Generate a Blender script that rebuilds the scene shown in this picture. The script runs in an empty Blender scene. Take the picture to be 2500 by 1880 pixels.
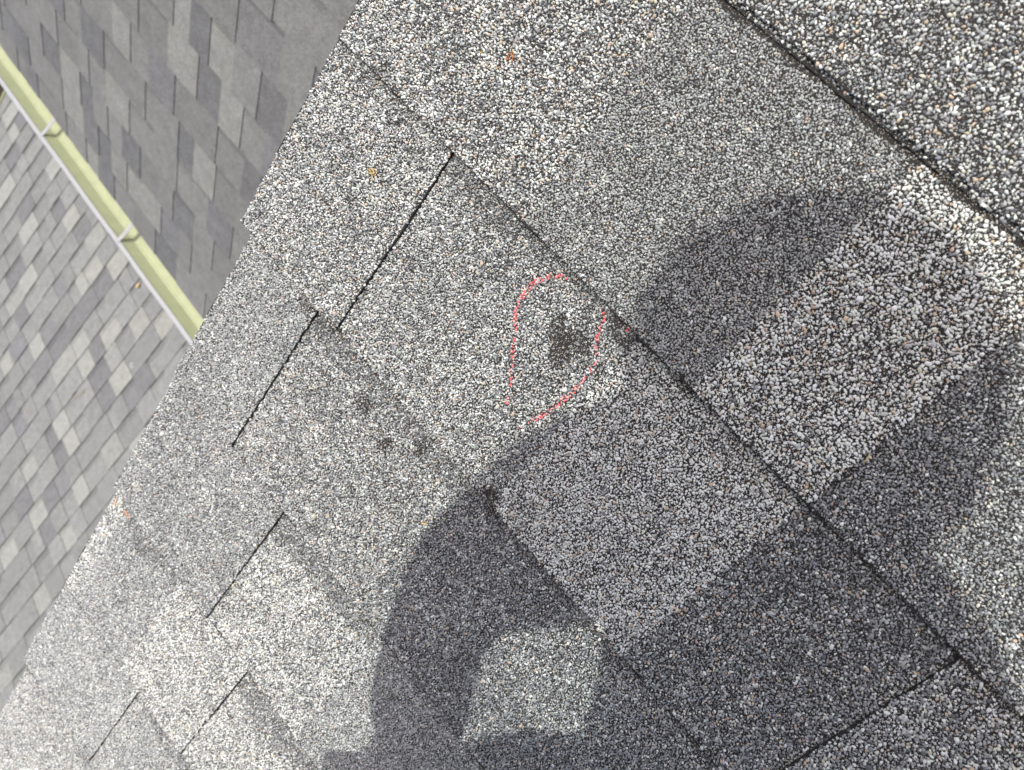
import bpy, bmesh, math, random
import numpy as np
from mathutils import Matrix, Vector

sc = bpy.context.scene
COL = sc.collection
rng = np.random.default_rng(7)
random.seed(7)

# ------------------------------------------------------------------ frames
# "roof frame": millimetres on the near roof slope: u along the eave (0 = under the camera,
# negative towards the rake), v up the slope, w out of the slope.
PITCH = math.radians(18.0)
Z0 = 7.0
RX = Matrix.Rotation(PITCH, 4, 'X')
ROOF = Matrix.Translation((0, 0, Z0)) @ RX
def W(p):
    return ROOF @ Vector((p[0]*.001, p[1]*.001, p[2]*.001))
def rod(r):
    th = np.linalg.norm(r); k = np.array(r)/th
    K = np.array([[0, -k[2], k[1]], [k[2], 0, -k[0]], [-k[1], k[0], 0]])
    return np.eye(3)+np.sin(th)*K+(1-np.cos(th))*K@K
F = 1870.19                                     # focal length in pixels of the 2500 px photograph
R0 = rod([-2.526995, -1.011197, .588277])       # rows: camera right, down, forward in the roof frame
CAM = np.array([0., -12.09, 375.7])
def rays(P):
    P = np.atleast_2d(np.array(P, float))
    return np.c_[(P-[1250, 940])/F, np.ones(len(P))] @ R0
def project(P):
    d = (np.asarray(P)-CAM) @ R0.T
    return d[:, 0]/d[:, 2]*F+1250, d[:, 1]/d[:, 2]*F+940

# ------------------------------------------------------------------ camera, sky, sun, exposure
cam = bpy.data.objects.new('camera', bpy.data.cameras.new('camera'))
COL.objects.link(cam)
m3 = Matrix((R0[0], -R0[1], -R0[2])).transposed()
cam.matrix_world = Matrix.Translation(W(CAM)) @ (RX.to_3x3() @ m3).to_4x4()
cam.data.sensor_width = 36.0
cam.data.lens = F/2500*36
cam.data.clip_start = .01
cam.data.clip_end = 500
cam.data.dof.use_dof = True
cam.data.dof.focus_distance = .46
cam.data.dof.aperture_fstop = 13.0
sc.camera = cam

SUNR = np.array([-.20, .45, 1.0])               # towards the sun, roof frame
sd = RX.to_3x3() @ Vector(SUNR); sd.normalize()
SUN_EL = math.asin(sd.z)
SUN_AZ = math.atan2(sd.x, sd.y)
world = bpy.data.worlds.new("World"); sc.world = world
world.use_nodes = True
nt = world.node_tree
sky = nt.nodes.new('ShaderNodeTexSky')
sky.sky_type = 'NISHITA'; sky.sun_disc = False
sky.sun_elevation = SUN_EL; sky.sun_rotation = SUN_AZ
sky.air_density = .8; sky.dust_density = 5.0; sky.ozone_density = 0.0
nt.links.new(sky.outputs[0], nt.nodes['Background'].inputs[0])
nt.nodes['Background'].inputs[1].default_value = .15
sun = bpy.data.objects.new('sun', bpy.data.lights.new('sun', 'SUN'))
COL.objects.link(sun)
sun.data.energy = 2.0; sun.data.angle = math.radians(.53); sun.data.color = (1, 1, .94)
sun.rotation_euler = sd.to_track_quat('Z', 'Y').to_euler()
sun.location = (0, 0, 12)
sc.view_settings.view_transform = 'Standard'
sc.view_settings.look = 'None'
sc.view_settings.exposure = .55
sc.view_settings.gamma = 1

# ------------------------------------------------------------------ materials
def mat(name):
    m = bpy.data.materials.new(name); m.use_nodes = True
    return m, m.node_tree, m.node_tree.nodes['Principled BSDF']
def simple(name, col, rough=.7, spec=.4, noise=0, scale=60, bump=0):
    m, t, b = mat(name)
    b.inputs['Base Color'].default_value = (*col, 1); b.inputs['Roughness'].default_value = rough
    b.inputs['Specular IOR Level'].default_value = spec
    if noise or bump:
        tc = t.nodes.new('ShaderNodeTexCoord'); n = t.nodes.new('ShaderNodeTexNoise')
        n.inputs['Scale'].default_value = scale; n.inputs['Detail'].default_value = 6
        t.links.new(tc.outputs['Object'], n.inputs['Vector'])
        if noise:
            mx = t.nodes.new('ShaderNodeMix'); mx.data_type = 'RGBA'; mx.blend_type = 'MIX'
            mx.inputs['A'].default_value = (*[c*(1-noise) for c in col], 1)
            mx.inputs['B'].default_value = (*[min(1, c*(1+noise)) for c in col], 1)
            t.links.new(n.outputs['Fac'], mx.inputs['Factor']); t.links.new(mx.outputs['Result'], b.inputs['Base Color'])
        if bump:
            bp = t.nodes.new('ShaderNodeBump'); bp.inputs['Strength'].default_value = bump; bp.inputs['Distance'].default_value = .002
            t.links.new(n.outputs['Fac'], bp.inputs['Height']); t.links.new(bp.outputs['Normal'], b.inputs['Normal'])
    return m

ASPHALT = simple('asphalt', (.021, .019, .0165), .8, .35, .5, 900, .3)
# granules: colour per granule, with the faint mottling of real mineral
GRAN, t, b = mat('mineral_granules')
at = t.nodes.new('ShaderNodeAttribute'); at.attribute_name = 'Col'
tc = t.nodes.new('ShaderNodeTexCoord'); n = t.nodes.new('ShaderNodeTexNoise'); n.inputs['Scale'].default_value = 1800
t.links.new(tc.outputs['Object'], n.inputs['Vector'])
mr = t.nodes.new('ShaderNodeMapRange'); mr.inputs['To Min'].default_value = .8; mr.inputs['To Max'].default_value = 1.15
t.links.new(n.outputs['Fac'], mr.inputs['Value'])
mx = t.nodes.new('ShaderNodeMix'); mx.data_type = 'RGBA'; mx.blend_type = 'MULTIPLY'; mx.inputs['Factor'].default_value = 1
t.links.new(at.outputs['Color'], mx.inputs['A']); t.links.new(mr.outputs['Result'], mx.inputs['B'])
t.links.new(mx.outputs['Result'], b.inputs['Base Color'])
b.inputs['Roughness'].default_value = .62; b.inputs['Specular IOR Level'].default_value = .35

# shingle surface where single granules are too far to tell apart: voronoi granules, colour per tab from 'Col'
def field_material(name, scale, contrast, blotch):
    m, t, b = mat(name)
    at = t.nodes.new('ShaderNodeAttribute'); at.attribute_name = 'Col'
    tc = t.nodes.new('ShaderNodeTexCoord')
    v = t.nodes.new('ShaderNodeTexVoronoi'); v.inputs['Scale'].default_value = scale
    t.links.new(tc.outputs['Object'], v.inputs['Vector'])
    sep = t.nodes.new('ShaderNodeSeparateColor'); t.links.new(v.outputs['Color'], sep.inputs[0])
    m1 = t.nodes.new('ShaderNodeMapRange'); m1.inputs['To Min'].default_value = 1-contrast; m1.inputs['To Max'].default_value = 1+contrast
    t.links.new(sep.outputs[0], m1.inputs['Value'])
    n = t.nodes.new('ShaderNodeTexNoise'); n.inputs['Scale'].default_value = 22; n.inputs['Detail'].default_value = 8; n.inputs['Roughness'].default_value = .7
    t.links.new(tc.outputs['Object'], n.inputs['Vector'])
    m2 = t.nodes.new('ShaderNodeMapRange'); m2.inputs['From Min'].default_value = .3; m2.inputs['From Max'].default_value = .7
    m2.inputs['To Min'].default_value = 1-blotch; m2.inputs['To Max'].default_value = 1+blotch
    t.links.new(n.outputs['Fac'], m2.inputs['Value'])
    a1 = t.nodes.new('ShaderNodeMath'); a1.operation = 'MULTIPLY'
    t.links.new(m1.outputs['Result'], a1.inputs[0]); t.links.new(m2.outputs['Result'], a1.inputs[1])
    mx = t.nodes.new('ShaderNodeMix'); mx.data_type = 'RGBA'; mx.blend_type = 'MULTIPLY'; mx.inputs['Factor'].default_value = 1
    t.links.new(at.outputs['Color'], mx.inputs['A']); t.links.new(a1.outputs[0], mx.inputs['B'])
    t.links.new(mx.outputs['Result'], b.inputs['Base Color'])
    bp = t.nodes.new('ShaderNodeBump'); bp.inputs['Strength'].default_value = .6; bp.inputs['Distance'].default_value = .0008
    t.links.new(v.outputs['Distance'], bp.inputs['Height']); t.links.new(bp.outputs['Normal'], b.inputs['Normal'])
    b.inputs['Roughness'].default_value = .85; b.inputs['Specular IOR Level'].default_value = .25
    return m
FIELD = field_material('granule_surface', 650, .45, .10)
FARFIELD = field_material('weathered_shingles', 420, .30, .17)
WOOD = simple('painted_trim', (.62, .60, .55), .6, .4, .1, 8)
WALL = simple('wall_siding', (.42, .38, .32), .8, .3, .12, 5)
RED = simple('chalk', (.84, .10, .115), .9, .15, .12, 700)
GUT_IN = simple('algae_film', (.345, .37, .225), .55, .4, .16, 26, .25)
GUT_LIP = simple('white_aluminium', (.34, .345, .35), .5, .5, .06, 30)
STRAPM = simple('hanger_metal', (.34, .34, .345), .4, .5, .08, 60)
DIRT = simple('gutter_silt', (.40, .29, .14), .95, .2, .4, 50, .4)
LEAF = simple('dry_leaf', (.50, .33, .16), .8, .3, .3, 120)
TWIG = simple('dry_twig', (.42, .33, .20), .8, .3, .3, 150)
SOIL = simple('soil', (.035, .028, .02), .95, .2, .6, 3, .5)
STRAW = simple('dry_needle', (.55, .43, .22), .6, .4, .2, 300)
CHIP = simple('white_plastic', (.72, .74, .76), .4, .5)

# ------------------------------------------------------------------ mesh helpers
def link(name, me, parent=None, mats=()):
    o = bpy.data.objects.new(name, me); COL.objects.link(o)
    for m in mats: me.materials.append(m)
    if parent is not None: o.parent = parent
    return o
def tag(o, label=None, cat=None, group=None, kind=None):
    if label: o['label'] = label
    if cat: o['category'] = cat
    if group: o['group'] = group
    if kind: o['kind'] = kind
    return o
def empty(name, mw):
    o = bpy.data.objects.new(name, None); COL.objects.link(o)
    o.matrix_world = mw; o.empty_display_size = .1
    return o
class Acc:
    """collects vertices and polygons with a colour per vertex and a material per polygon"""
    def __init__(s): s.V = []; s.L = []; s.S = []; s.C = []; s.M = []; s.n = 0
    def add(s, verts, loops, sizes, cols, mi):
        verts = np.asarray(verts, np.float32).reshape(-1, 3)
        s.V.append(verts); s.L.append(np.asarray(loops, np.int64).ravel()+s.n); s.n += len(verts)
        sizes = np.asarray(sizes, np.int32).ravel(); s.S.append(sizes)
        c = np.asarray(cols, np.float32)
        if c.ndim == 1: c = np.tile(c, (len(verts), 1))
        s.C.append(c)
        s.M.append(np.full(len(sizes), mi, np.int32) if np.isscalar(mi) else np.asarray(mi, np.int32))
    def quad(s, a, b, c, d, col=(.2, .2, .2), mi=0):
        s.add([a, b, c, d], [0, 1, 2, 3], [4], np.array(col), mi)
    def mesh(s, name, scale=.001):
        me = bpy.data.meshes.new(name)
        V = np.concatenate(s.V)*scale; L = np.concatenate(s.L).astype(np.int32); S = np.concatenate(s.S); C = np.concatenate(s.C); M = np.concatenate(s.M)
        me.vertices.add(len(V)); me.vertices.foreach_set('co', V.ravel())
        me.loops.add(len(L)); me.loops.foreach_set('vertex_index', L)
        me.polygons.add(len(S))
        st = np.concatenate([[0], np.cumsum(S)[:-1]]).astype(np.int32)
        me.polygons.foreach_set('loop_start', st)
        me.polygons.foreach_set('material_index', M)
        a = me.attributes.new('Col', 'FLOAT_COLOR', 'POINT')
        a.data.foreach_set('color', np.c_[C, np.ones(len(C))].astype(np.float32).ravel())
        me.update(calc_edges=True); me.validate()
        return me

_ng = {}
def vnoise(x, y, seed, cell):
    """smooth value noise in -1..1"""
    if seed not in _ng: _ng[seed] = np.random.default_rng(seed).uniform(-1, 1, (97, 97))
    g = _ng[seed]; x = np.asarray(x)/cell+1000; y = np.asarray(y)/cell+1000
    i = np.floor(x).astype(int); j = np.floor(y).astype(int); fx = x-i; fy = y-j
    fx = fx*fx*(3-2*fx); fy = fy*fy*(3-2*fy)
    a = g[i % 97, j % 97]; b_ = g[(i+1) % 97, j % 97]; c = g[i % 97, (j+1) % 97]; d = g[(i+1) % 97, (j+1) % 97]
    return (a*(1-fx)+b_*fx)*(1-fy)+(c*(1-fx)+d*fx)*fy

# ------------------------------------------------------------------ near roof: granulated shingles
EXP = 142.9           # exposure of a course, mm
STEP = 4.2            # thickness of one layer
TOOTH = 2.5           # thickness of the second layer
# granule colours (albedo): chalk white, light grey, blue grey, mid grey, charcoal, tan, buff
GC = np.array([(.80, .795, .755), (.50, .50, .49), (.285, .292, .308), (.40, .40, .39), (.12, .122, .126), (.58, .45, .34), (.63, .59, .49)])
PAL = {
 'L':  [.27, .27, .18, .11, .09, .05, .03],
 'L0': [.25, .27, .20, .12, .08, .05, .03],
 'G':  [.05, .32, .13, .43, .04, .015, .015],
 'W':  [.34, .25, .14, .09, .09, .06, .03],
 'WT': [.72, .10, .04, .0, .03, .07, .04],
 'B':  [.06, .24, .42, .12, .12, .02, .02],
 'LT': [.25, .27, .19, .12, .10, .05, .02],
 'LG': [.19, .34, .22, .14, .06, .03, .02],
 'P':  [.66, .20, .04, .01, .03, .04, .02],
 'DB': [.10, .20, .40, .09, .16, .04, .01],
 'LB': [.30, .26, .22, .08, .08, .04, .02],
 'MG': [.12, .40, .24, .17, .05, .01, .01],
 'MM': [.17, .30, .20, .17, .10, .04, .02],
 'D':  [.06, .20, .40, .14, .17, .02, .01],  # granule mix kept dark and bluish to carry the cast shadow
 'D2': [.09, .24, .38, .13, .13, .02, .01],
 'HP': [.30, .40, .15, .08, .03, .02, .02],
 'MB': [.13, .35, .29, .13, .07, .02, .01],
 'Y':  [.36, .24, .13, .11, .08, .02, .06],
 'Y2': [.37, .25, .12, .10, .08, .02, .06],
 'DK': [.03, .12, .36, .14, .33, .02, 0],
}
PAL = {k: np.array(v)/sum(v) for k, v in PAL.items()}
MEAN = {k: (v[:, None]*GC).sum(0)*.8 for k, v in PAL.items()}

# bare patches where the granules are knocked off: u, v, radius, strength
BARE = [(-101, -178, 13, .74), (-92, -172, 8, .7), (-110, -172, 8, .6), (-99, -189, 6, .5), (-74, -281, 8, .7), (-69, -287, 6, .7), (-179, -311, 10, .55),
        (-172, -305, 5, .5), (-85, -149, 6, .7), (-79, -153, 5, .5), (-229, -289, 7, .6), (-222, -287, 6, .6), (-60, -262, 4, .4),
        (-288, -140, 13, .22), (-270, -148, 12, .22), (-47, -418, 8, .25), (-255, -292, 9, .5), (-40, -146, 7, .4), (-150, -318, 7, .55), (-128, -300, 8, .4)]
STAIN = [(-224, -83, 2.6, (.50, .20, .07)), (-262, -189, 3.2, (.56, .40, .16)), (-95, -336, 2.0, (.66, .52, .28)),
         (-226, -91, 1.5, (.5, .25, .1)), (-240, -92, 1.6, (.45, .32, .12)), (-300, -582, 3.5, (.68, .42, .27)), (-316, -585, 3, (.66, .44, .3))]
def bare(u, v):  # granule loss in knocked-off patches, plus painted shade along the lips
    s = np.zeros(len(u))
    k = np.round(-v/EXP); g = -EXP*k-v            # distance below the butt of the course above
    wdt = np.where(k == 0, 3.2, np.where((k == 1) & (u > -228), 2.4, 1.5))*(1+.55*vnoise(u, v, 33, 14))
    s = np.where((g > -1) & (g < wdt), .72*np.clip((wdt-g)/1.2, 0, 1), s)  # shade under each lip, put in by thinning and darkening granules
    du = vnoise(u, v, 31, 4.5)*3.2+vnoise(u, v, 32, 1.8)*1.6
    for cu, cv, r, k in BARE:
        d = np.hypot(u-cu, v-cv)+du
        s = np.maximum(s, k*np.clip((r-d)/(r*.7), 0, 1))
    return s

# chalk strokes (u, v)
STROKE = [[(-123, -149.5), (-127, -151), (-131, -155), (-136, -163), (-137.5, -170), (-137, -178), (-135, -185), (-129, -192), (-122, -202), (-115, -211), (-107, -224), (-101, -232.5)],
          [(-99, -146.5), (-97, -148), (-93, -151), (-91, -156.5), (-88, -162), (-83, -169), (-80, -176), (-78.5, -184), (-79, -195), (-81, -208), (-84, -221), (-88, -234)]]
def chalk_dist(u, v):
    d = np.full(len(u), 1e9); par = np.zeros(len(u))
    for st in STROKE:
        acc = 0
        tot = sum(math.dist(st[i], st[i+1]) for i in range(len(st)-1))
        for (ax, ay), (bx, by) in zip(st[:-1], st[1:]):
            ex, ey = bx-ax, by-ay; l2 = ex*ex+ey*ey
            tt = np.clip(((u-ax)*ex+(v-ay)*ey)/l2, 0, 1)
            dd = np.hypot(u-ax-tt*ex, v-ay-tt*ey)
            p_ = (acc+tt*math.sqrt(l2))/tot
            par = np.where(dd < d, p_, par); d = np.minimum(d, dd); acc += math.sqrt(l2)
    dd = np.hypot(u+80, v+146)
    par = np.where(dd*1.0 < d, .5, par); d = np.minimum(d, dd-.2)
    return d, par

def in_view(u, v, margin):
    P = np.c_[u, v, np.zeros(len(u))]
    d = (P-CAM) @ R0.T
    z = np.maximum(d[:, 2], 1)
    x = d[:, 0]/z*F+1250; y = d[:, 1]/z*F+940
    m = margin*F/z
    return (d[:, 2] > 30) & (x > -m) & (x < 2500+m) & (y > -m) & (y < 1880+m)

def hexgrid(u0, u1, v0, v1, s, jit, r):
    nu = int((u1-u0)/s)+3; nv = int((v1-v0)/(s*.866))+3
    jj, ii = np.meshgrid(np.arange(nv), np.arange(nu), indexing='ij')
    U = u0-s+(ii+.5*(jj % 2))*s+r.uniform(-jit, jit, ii.shape)*s
    V = v0-s+jj*s*.866+r.uniform(-jit, jit, ii.shape)*s
    nn = np.full(ii.shape, 9.)
    Up = np.pad(U, 2, constant_values=1e6); Vp = np.pad(V, 2, constant_values=1e6)
    for a in range(-2, 3):
        for c in range(-2, 3):
            if a or c:
                d = np.hypot(Up[2+a:2+a+nv, 2+c:2+c+nu]-U, Vp[2+a:2+a+nv, 2+c:2+c+nu]-V)
                nn = np.minimum(nn, d)
    return U.ravel(), V.ravel(), nn.ravel()

def stones(acc, u, v, z, rad, hgt, col, k, r, mi, tiltamp=.35, flat=.74):
    """one irregular flat-topped mineral granule per point, k-sided"""
    N = len(u)
    if N == 0: return
    ang = (np.arange(k)[None]+r.uniform(-.33, .33, (N, k)))*2*np.pi/k+r.uniform(0, 6.28, (N, 1))
    rr = rad[:, None]*r.uniform(.78, 1.18, (N, k))
    ex = r.uniform(.62, 1.5, (N, 1)); th = r.uniform(0, np.pi, (N, 1))
    x = rr*np.cos(ang)*ex; y = rr*np.sin(ang)/np.sqrt(ex)
    X = x*np.cos(th)-y*np.sin(th); Y = x*np.sin(th)+y*np.cos(th)
    tx = r.normal(0, tiltamp, (N, 1)); ty = r.normal(0, tiltamp, (N, 1))
    fl = r.uniform(flat-.14, flat+.14, (N, 1))
    ox = r.uniform(-.12, .12, (N, 1))*rad[:, None]; oy = r.uniform(-.12, .12, (N, 1))*rad[:, None]
    b0 = np.stack([X+u[:, None], Y+v[:, None], np.broadcast_to(z[:, None]-.12, X.shape)], -1)
    Xt = X*fl+ox; Yt = Y*fl+oy
    zt = z[:, None]+hgt[:, None]+np.clip(tx*Xt+ty*Yt, -.6*hgt[:, None], .6*hgt[:, None])
    b1 = np.stack([Xt+u[:, None], Yt+v[:, None], zt], -1)
    verts = np.concatenate([b0, b1], 1).reshape(-1, 3)
    base = (np.arange(N)*2*k)[:, None]
    i = np.arange(k); j = (i+1) % k
    sides = np.stack([i, j, j+k, i+k], -1).reshape(1, -1)+base
    top = (np.arange(k)+k)[None]+base
    loops = np.concatenate([sides, top], 1)
    sizes = np.tile(np.array([4]*k+[k]), N)
    acc.add(verts, loops, sizes, np.repeat(col, 2*k, 0), mi)

CHALK = Acc()
def height(u, v, vb, t):
    """top of a layer whose butt is at vb; leans back onto the course above"""
    return t+STEP*(1-(v-vb)/EXP)-STEP+vnoise(u, v, 5, 70)*.5+vnoise(u, v, 6, 26)*.22

def granulate(acc, u0, u1, v0, v1, vb, t, typ, band, r, chalk=False, clump=1.0, bandtop=None):
    S = {'WT': 1.85, 'L0': 1.8, 'W': 1.62, 'L': 1.62, 'P': 1.62, 'DB': 1.6, 'LB': 1.7, 'G': 1.4, 'MG': 1.38, 'MB': 1.38}.get(typ, 1.52)
    U, V, nn = hexgrid(u0, u1, v0, v1, S, .40, r)
    ed = vnoise(U, V, 9, 2.5)*.55
    ok = (U > u0+ed) & (U < u1+ed) & (V > v0+ed) & (V < v1) & in_view(U, V, 55)
    U, V, nn = U[ok], V[ok], nn[ok]
    if len(U) == 0: return
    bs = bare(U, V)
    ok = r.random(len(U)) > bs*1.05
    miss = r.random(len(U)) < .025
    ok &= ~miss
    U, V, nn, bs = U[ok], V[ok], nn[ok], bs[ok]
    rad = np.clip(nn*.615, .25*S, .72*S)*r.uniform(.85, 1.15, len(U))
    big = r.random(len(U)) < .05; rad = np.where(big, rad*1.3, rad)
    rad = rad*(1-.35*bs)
    # choose a colour: palette shifted by soft clumps and by the dark printed band, deepened for shade, under the course above
    w = np.tile(PAL[typ], (len(U), 1))
    c1 = vnoise(U, V, 11, 17)*.45+vnoise(U, V, 12, 6)*.4
    c1 = c1*clump+vnoise(U, V, 13, 48)*.3
    shift = np.array([1, .5, -.5, -.2, -1., .4, .6])
    w = w*np.exp(shift[None]*c1[:, None])
    if band:
        top = vb+EXP if bandtop is None else bandtop
        bb = band*(1+.35*vnoise(U, V, 14, 30)+.2*vnoise(U, V, 15, 9))
        kf = np.clip((V-(top-bb))/6, 0, 1)*.85
        w = w*(1-kf[:, None])+PAL['DK'][None]*kf[:, None]
    w = w/w.sum(1, keepdims=True)
    idx = (r.random((len(U), 1)) > np.cumsum(w, 1)).sum(1).clip(0, len(GC)-1)
    col = GC[idx]*r.uniform(.82, 1.16, (len(U), 1))*(1+r.normal(0, .02, (len(U), 3)))
    for cu, cv, rr, sc_ in STAIN:
        hit = (np.hypot(U-cu, V-cv) < rr*r.uniform(.6, 1.2, len(U)))
        col[hit] = np.array(sc_)*r.uniform(.8, 1.2, (hit.sum(), 1))
    col = col*(1-.45*bs[:, None])  # darker in the knocked-off patches and in the painted lip shade
    z = height(U, V, vb, t)
    hg = rad*r.uniform(.75, 1.25, len(U))
    stones(acc, U, V, z, rad, hg, np.clip(col, 0, .82)*np.array([.975, 1., .985]), 5, r, 2)
    if chalk:
        d, par = chalk_dist(U, V)
        wd = 1.12*np.clip(np.minimum(par/.06, (1-par)/.12), .35, 1)*(1+.25*vnoise(U, V, 21, 5))
        dens = np.where(par > .88, .45, .8)
        hit = (d < wd) & (r.random(len(U)) < dens)
        cc = np.tile(np.array([(.86, .15, .16)]), (hit.sum(), 1))*r.uniform(.8, 1.08, (hit.sum(), 1))
        pale = r.random(hit.sum()) < .25
        cc[pale] = cc[pale]*.5+np.array([.45, .32, .32])
        stones(CHALK, U[hit], V[hit], z[hit]+.10, rad[hit]*1.04, hg[hit]+.06, cc, 6, r, 0, .2)
    # fines between the granules
    U, V, nn = hexgrid(u0, u1, v0, v1, 1.05, .48, r)
    ed = vnoise(U, V, 9, 2.5)*.55
    ok = (U > u0+ed) & (U < u1+ed) & (V > v0+ed) & (V < v1) & in_view(U, V, 20)
    ok &= r.random(len(U)) < .8
    U, V = U[ok], V[ok]
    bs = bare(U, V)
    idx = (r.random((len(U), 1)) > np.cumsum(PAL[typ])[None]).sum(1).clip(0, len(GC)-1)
    fines_gain = 1.12 if typ in ('WT', 'P') else 1.0  # brighter fines on the two whitish tabs
    col = GC[idx]*r.uniform(.55, .95, (len(U), 1))*fines_gain*(1-.5*bs[:, None]*np.array([.85, 1., 1.15]))
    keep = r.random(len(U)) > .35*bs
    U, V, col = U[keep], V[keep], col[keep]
    rad = r.uniform(.24, .44, len(U))
    stones(acc, U, V, height(U, V, vb, t), rad, rad*r.uniform(.5, .95, len(U)), col, 4, r, 2)

def slab(acc, u0, u1, vb, v1, t, thick, typ, r, edge=.7):
    """the felt sheet: wavy top, ragged cut edges, solid down to the layer below"""
    nu = max(2, int(round((u1-u0)/8))); nv = max(2, int(round((v1-vb)/8)))
    us = np.linspace(u0, u1, nu+1); vs = np.linspace(vb, v1, nv+1)
    UU, VV = np.meshgrid(us, vs)
    VV = VV.copy(); UU = UU.copy()
    VV[0] += vnoise(us, us*0+vb, 41, 9)*edge+vnoise(us, us*0+vb, 42, 40)*edge
    eu = lambda x: (vnoise(vs, vs*0+x, 43, 11)*.8+vnoise(vs, vs*0+x, 44, 45)*1.2)*edge
    UU[:, 0] += eu(u0); UU[:, -1] += eu(u1)
    ZZ = height(UU, VV, vb, t)
    top = np.stack([UU, VV, ZZ], -1); n1, n2 = top.shape[:2]
    idx = np.arange(n1*n2).reshape(n1, n2)
    q = np.stack([idx[:-1, :-1], idx[:-1, 1:], idx[1:, 1:], idx[1:, :-1]], -1).reshape(-1, 4)
    cu = ((UU[:-1, :-1]+UU[1:, 1:])/2).ravel(); cv = ((VV[:-1, :-1]+VV[1:, 1:])/2).ravel()
    mi = np.where(in_view(cu, cv, 52), 0, 1)
    acc.add(top.reshape(-1, 3), q, np.full(len(q), 4), np.array(MEAN[typ]), mi)
    ring = [(0, i) for i in range(n2)]+[(i, n2-1) for i in range(1, n1)]+[(n1-1, i) for i in range(n2-2, -1, -1)]+[(i, 0) for i in range(n1-2, 0, -1)]
    P = np.array([top[a] for a in ring]); Q = P.copy(); Q[:, 2] -= thick
    k = len(P); i = np.arange(k); j = (i+1) % k
    acc.add(np.concatenate([P, Q]), np.stack([i+k, j+k, j, i], -1), np.full(k, 4), np.array((.03, .028, .026)), 0)

near = empty('shingle_roof', ROOF)
tag(near, 'close grey granulated shingle roof slope with rough rake edge, marked with red chalk', 'roof')
# rows: butt at -EXP*k; tabs: u0, u1, colour type, raised, dark band (mm) at its top, label
RT = -325
ROWS = {
 -1: [(-328, -150, 'L', 1, 0), (-150, 60, 'MG', 1, 0), (60, 330, 'L', 0, 20)],
 0: [(RT, -168, 'L', 1, 0), (-168, 28, 'L0', 1, 0), (28, 300, 'LB', 1, 0)],
 1: [(-328, -162, 'W', 1, 0, 'pale speckled shingle tab'), (-162, -33, 'G', 1, 0, 'even mid-grey shingle tab'), (-33, 44, 'WT', 1, 0, 'warm whitish shingle tab with tan granules'), (44, 170, 'B', 0, 16, 'blue-grey shingle tab'), (170, 330, 'L', 1, 0)],
 2: [(-331, -223.5, 'LT', 1, 0, 'raised pale shingle tab at the rake'), (-223.5, -71, 'LG', 0, 16, 'grey shingle tab with a bare bruise'), (-71, 44, 'P', 0, 0, 'whitish shingle tab with black gaps'), (44, 138, 'DB', 0, 22, 'shingle tab toned dark blue-grey for the cast shadow'), (138, 300, 'LB', 1, 0, 'light shingle tab')],
 3: [(-321, -245, 'MG', 1, 0, 'fine grey shingle tab at the rake'), (-245, -92, 'MM', 0, 20, 'mottled grey shingle tab'), (-92, 46, 'D', 0, 14, 'shingle tab toned dark blue-grey for the cast shadow'), (46, 250, 'D2', 0, 12)],  # right tabs have the cast shadow put into their granule colours
 4: [(-323, -181, 'MB', 1, 0), (-181, -62, 'Y', 0, 26, 'yellowish pale shingle tab'), (-62, 90, 'MG', 0, 10), (90, 260, 'D2', 1, 0)],
 5: [(-321, -303, 'Y', 1, 0, 'narrow pale shingle tab at the rake'), (-303, -222, 'MB', 0, 22), (-222, -126.5, 'Y', 0, 0, 'yellowish pale shingle tab'), (-126.5, 30, 'Y2', 0, 34), (30, 200, 'MG', 1, 0)],
 6: [(-324, -196, 'MG', 1, 0), (-196, -80, 'MB', 0, 26), (-80, 90, 'L', 1, 0)],
 7: [(-320, -180, 'MM', 0, 18), (-180, -40, 'Y2', 1, 0), (-40, 120, 'MG', 0, 12)],
 8: [(-322, -210, 'L', 1, 0), (-210, -60, 'MG', 0, 20), (-60, 120, 'Y', 1, 0)],
}
# row 5: the yellow tab ends in a raised edge although the blend inside it has none
RAISE5 = {(5, 1), (5, 2)}
for row in sorted(ROWS):
    vb = -EXP*row
    for it, tb in enumerate(ROWS[row]):
        u0, u1, typ, raised, band = tb[:5]
        r = np.random.default_rng(1000+row*20+it)
        acc = Acc()
        vt = vb+EXP+14
        if (row, it) in RAISE5: raised = 1
        if raised:
            lip = 3.0 if row == 0 else .5
            slab(acc, u0+(2 if u0 < -300 else 0), u1, vb, vb+24, 0, STEP+.6, typ, r)
            granulate(acc, u0, u1, vb, vb+lip+2.2, vb, 0, typ, 0, r)
            slab(acc, u0, u1, vb+lip, vt, TOOTH, TOOTH+1.5, typ, r)
            granulate(acc, u0, u1, vb+lip, vb+EXP+7, vb, TOOTH, typ, band, r, chalk=False)
        else:
            slab(acc, u0, u1, vb, vt, 0, STEP+1.5, typ, r)
            granulate(acc, u0, u1, vb, vb+EXP+7, vb, 0, typ, band, r, chalk=(row == 2 and typ == 'LG'))
            if row == 2 and typ == 'P':
                pass
        o = link('shingle', acc.mesh('shingle'), near, (ASPHALT, FIELD, GRAN))
        if len(tb) > 5: o['label'] = tb[5]

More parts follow.
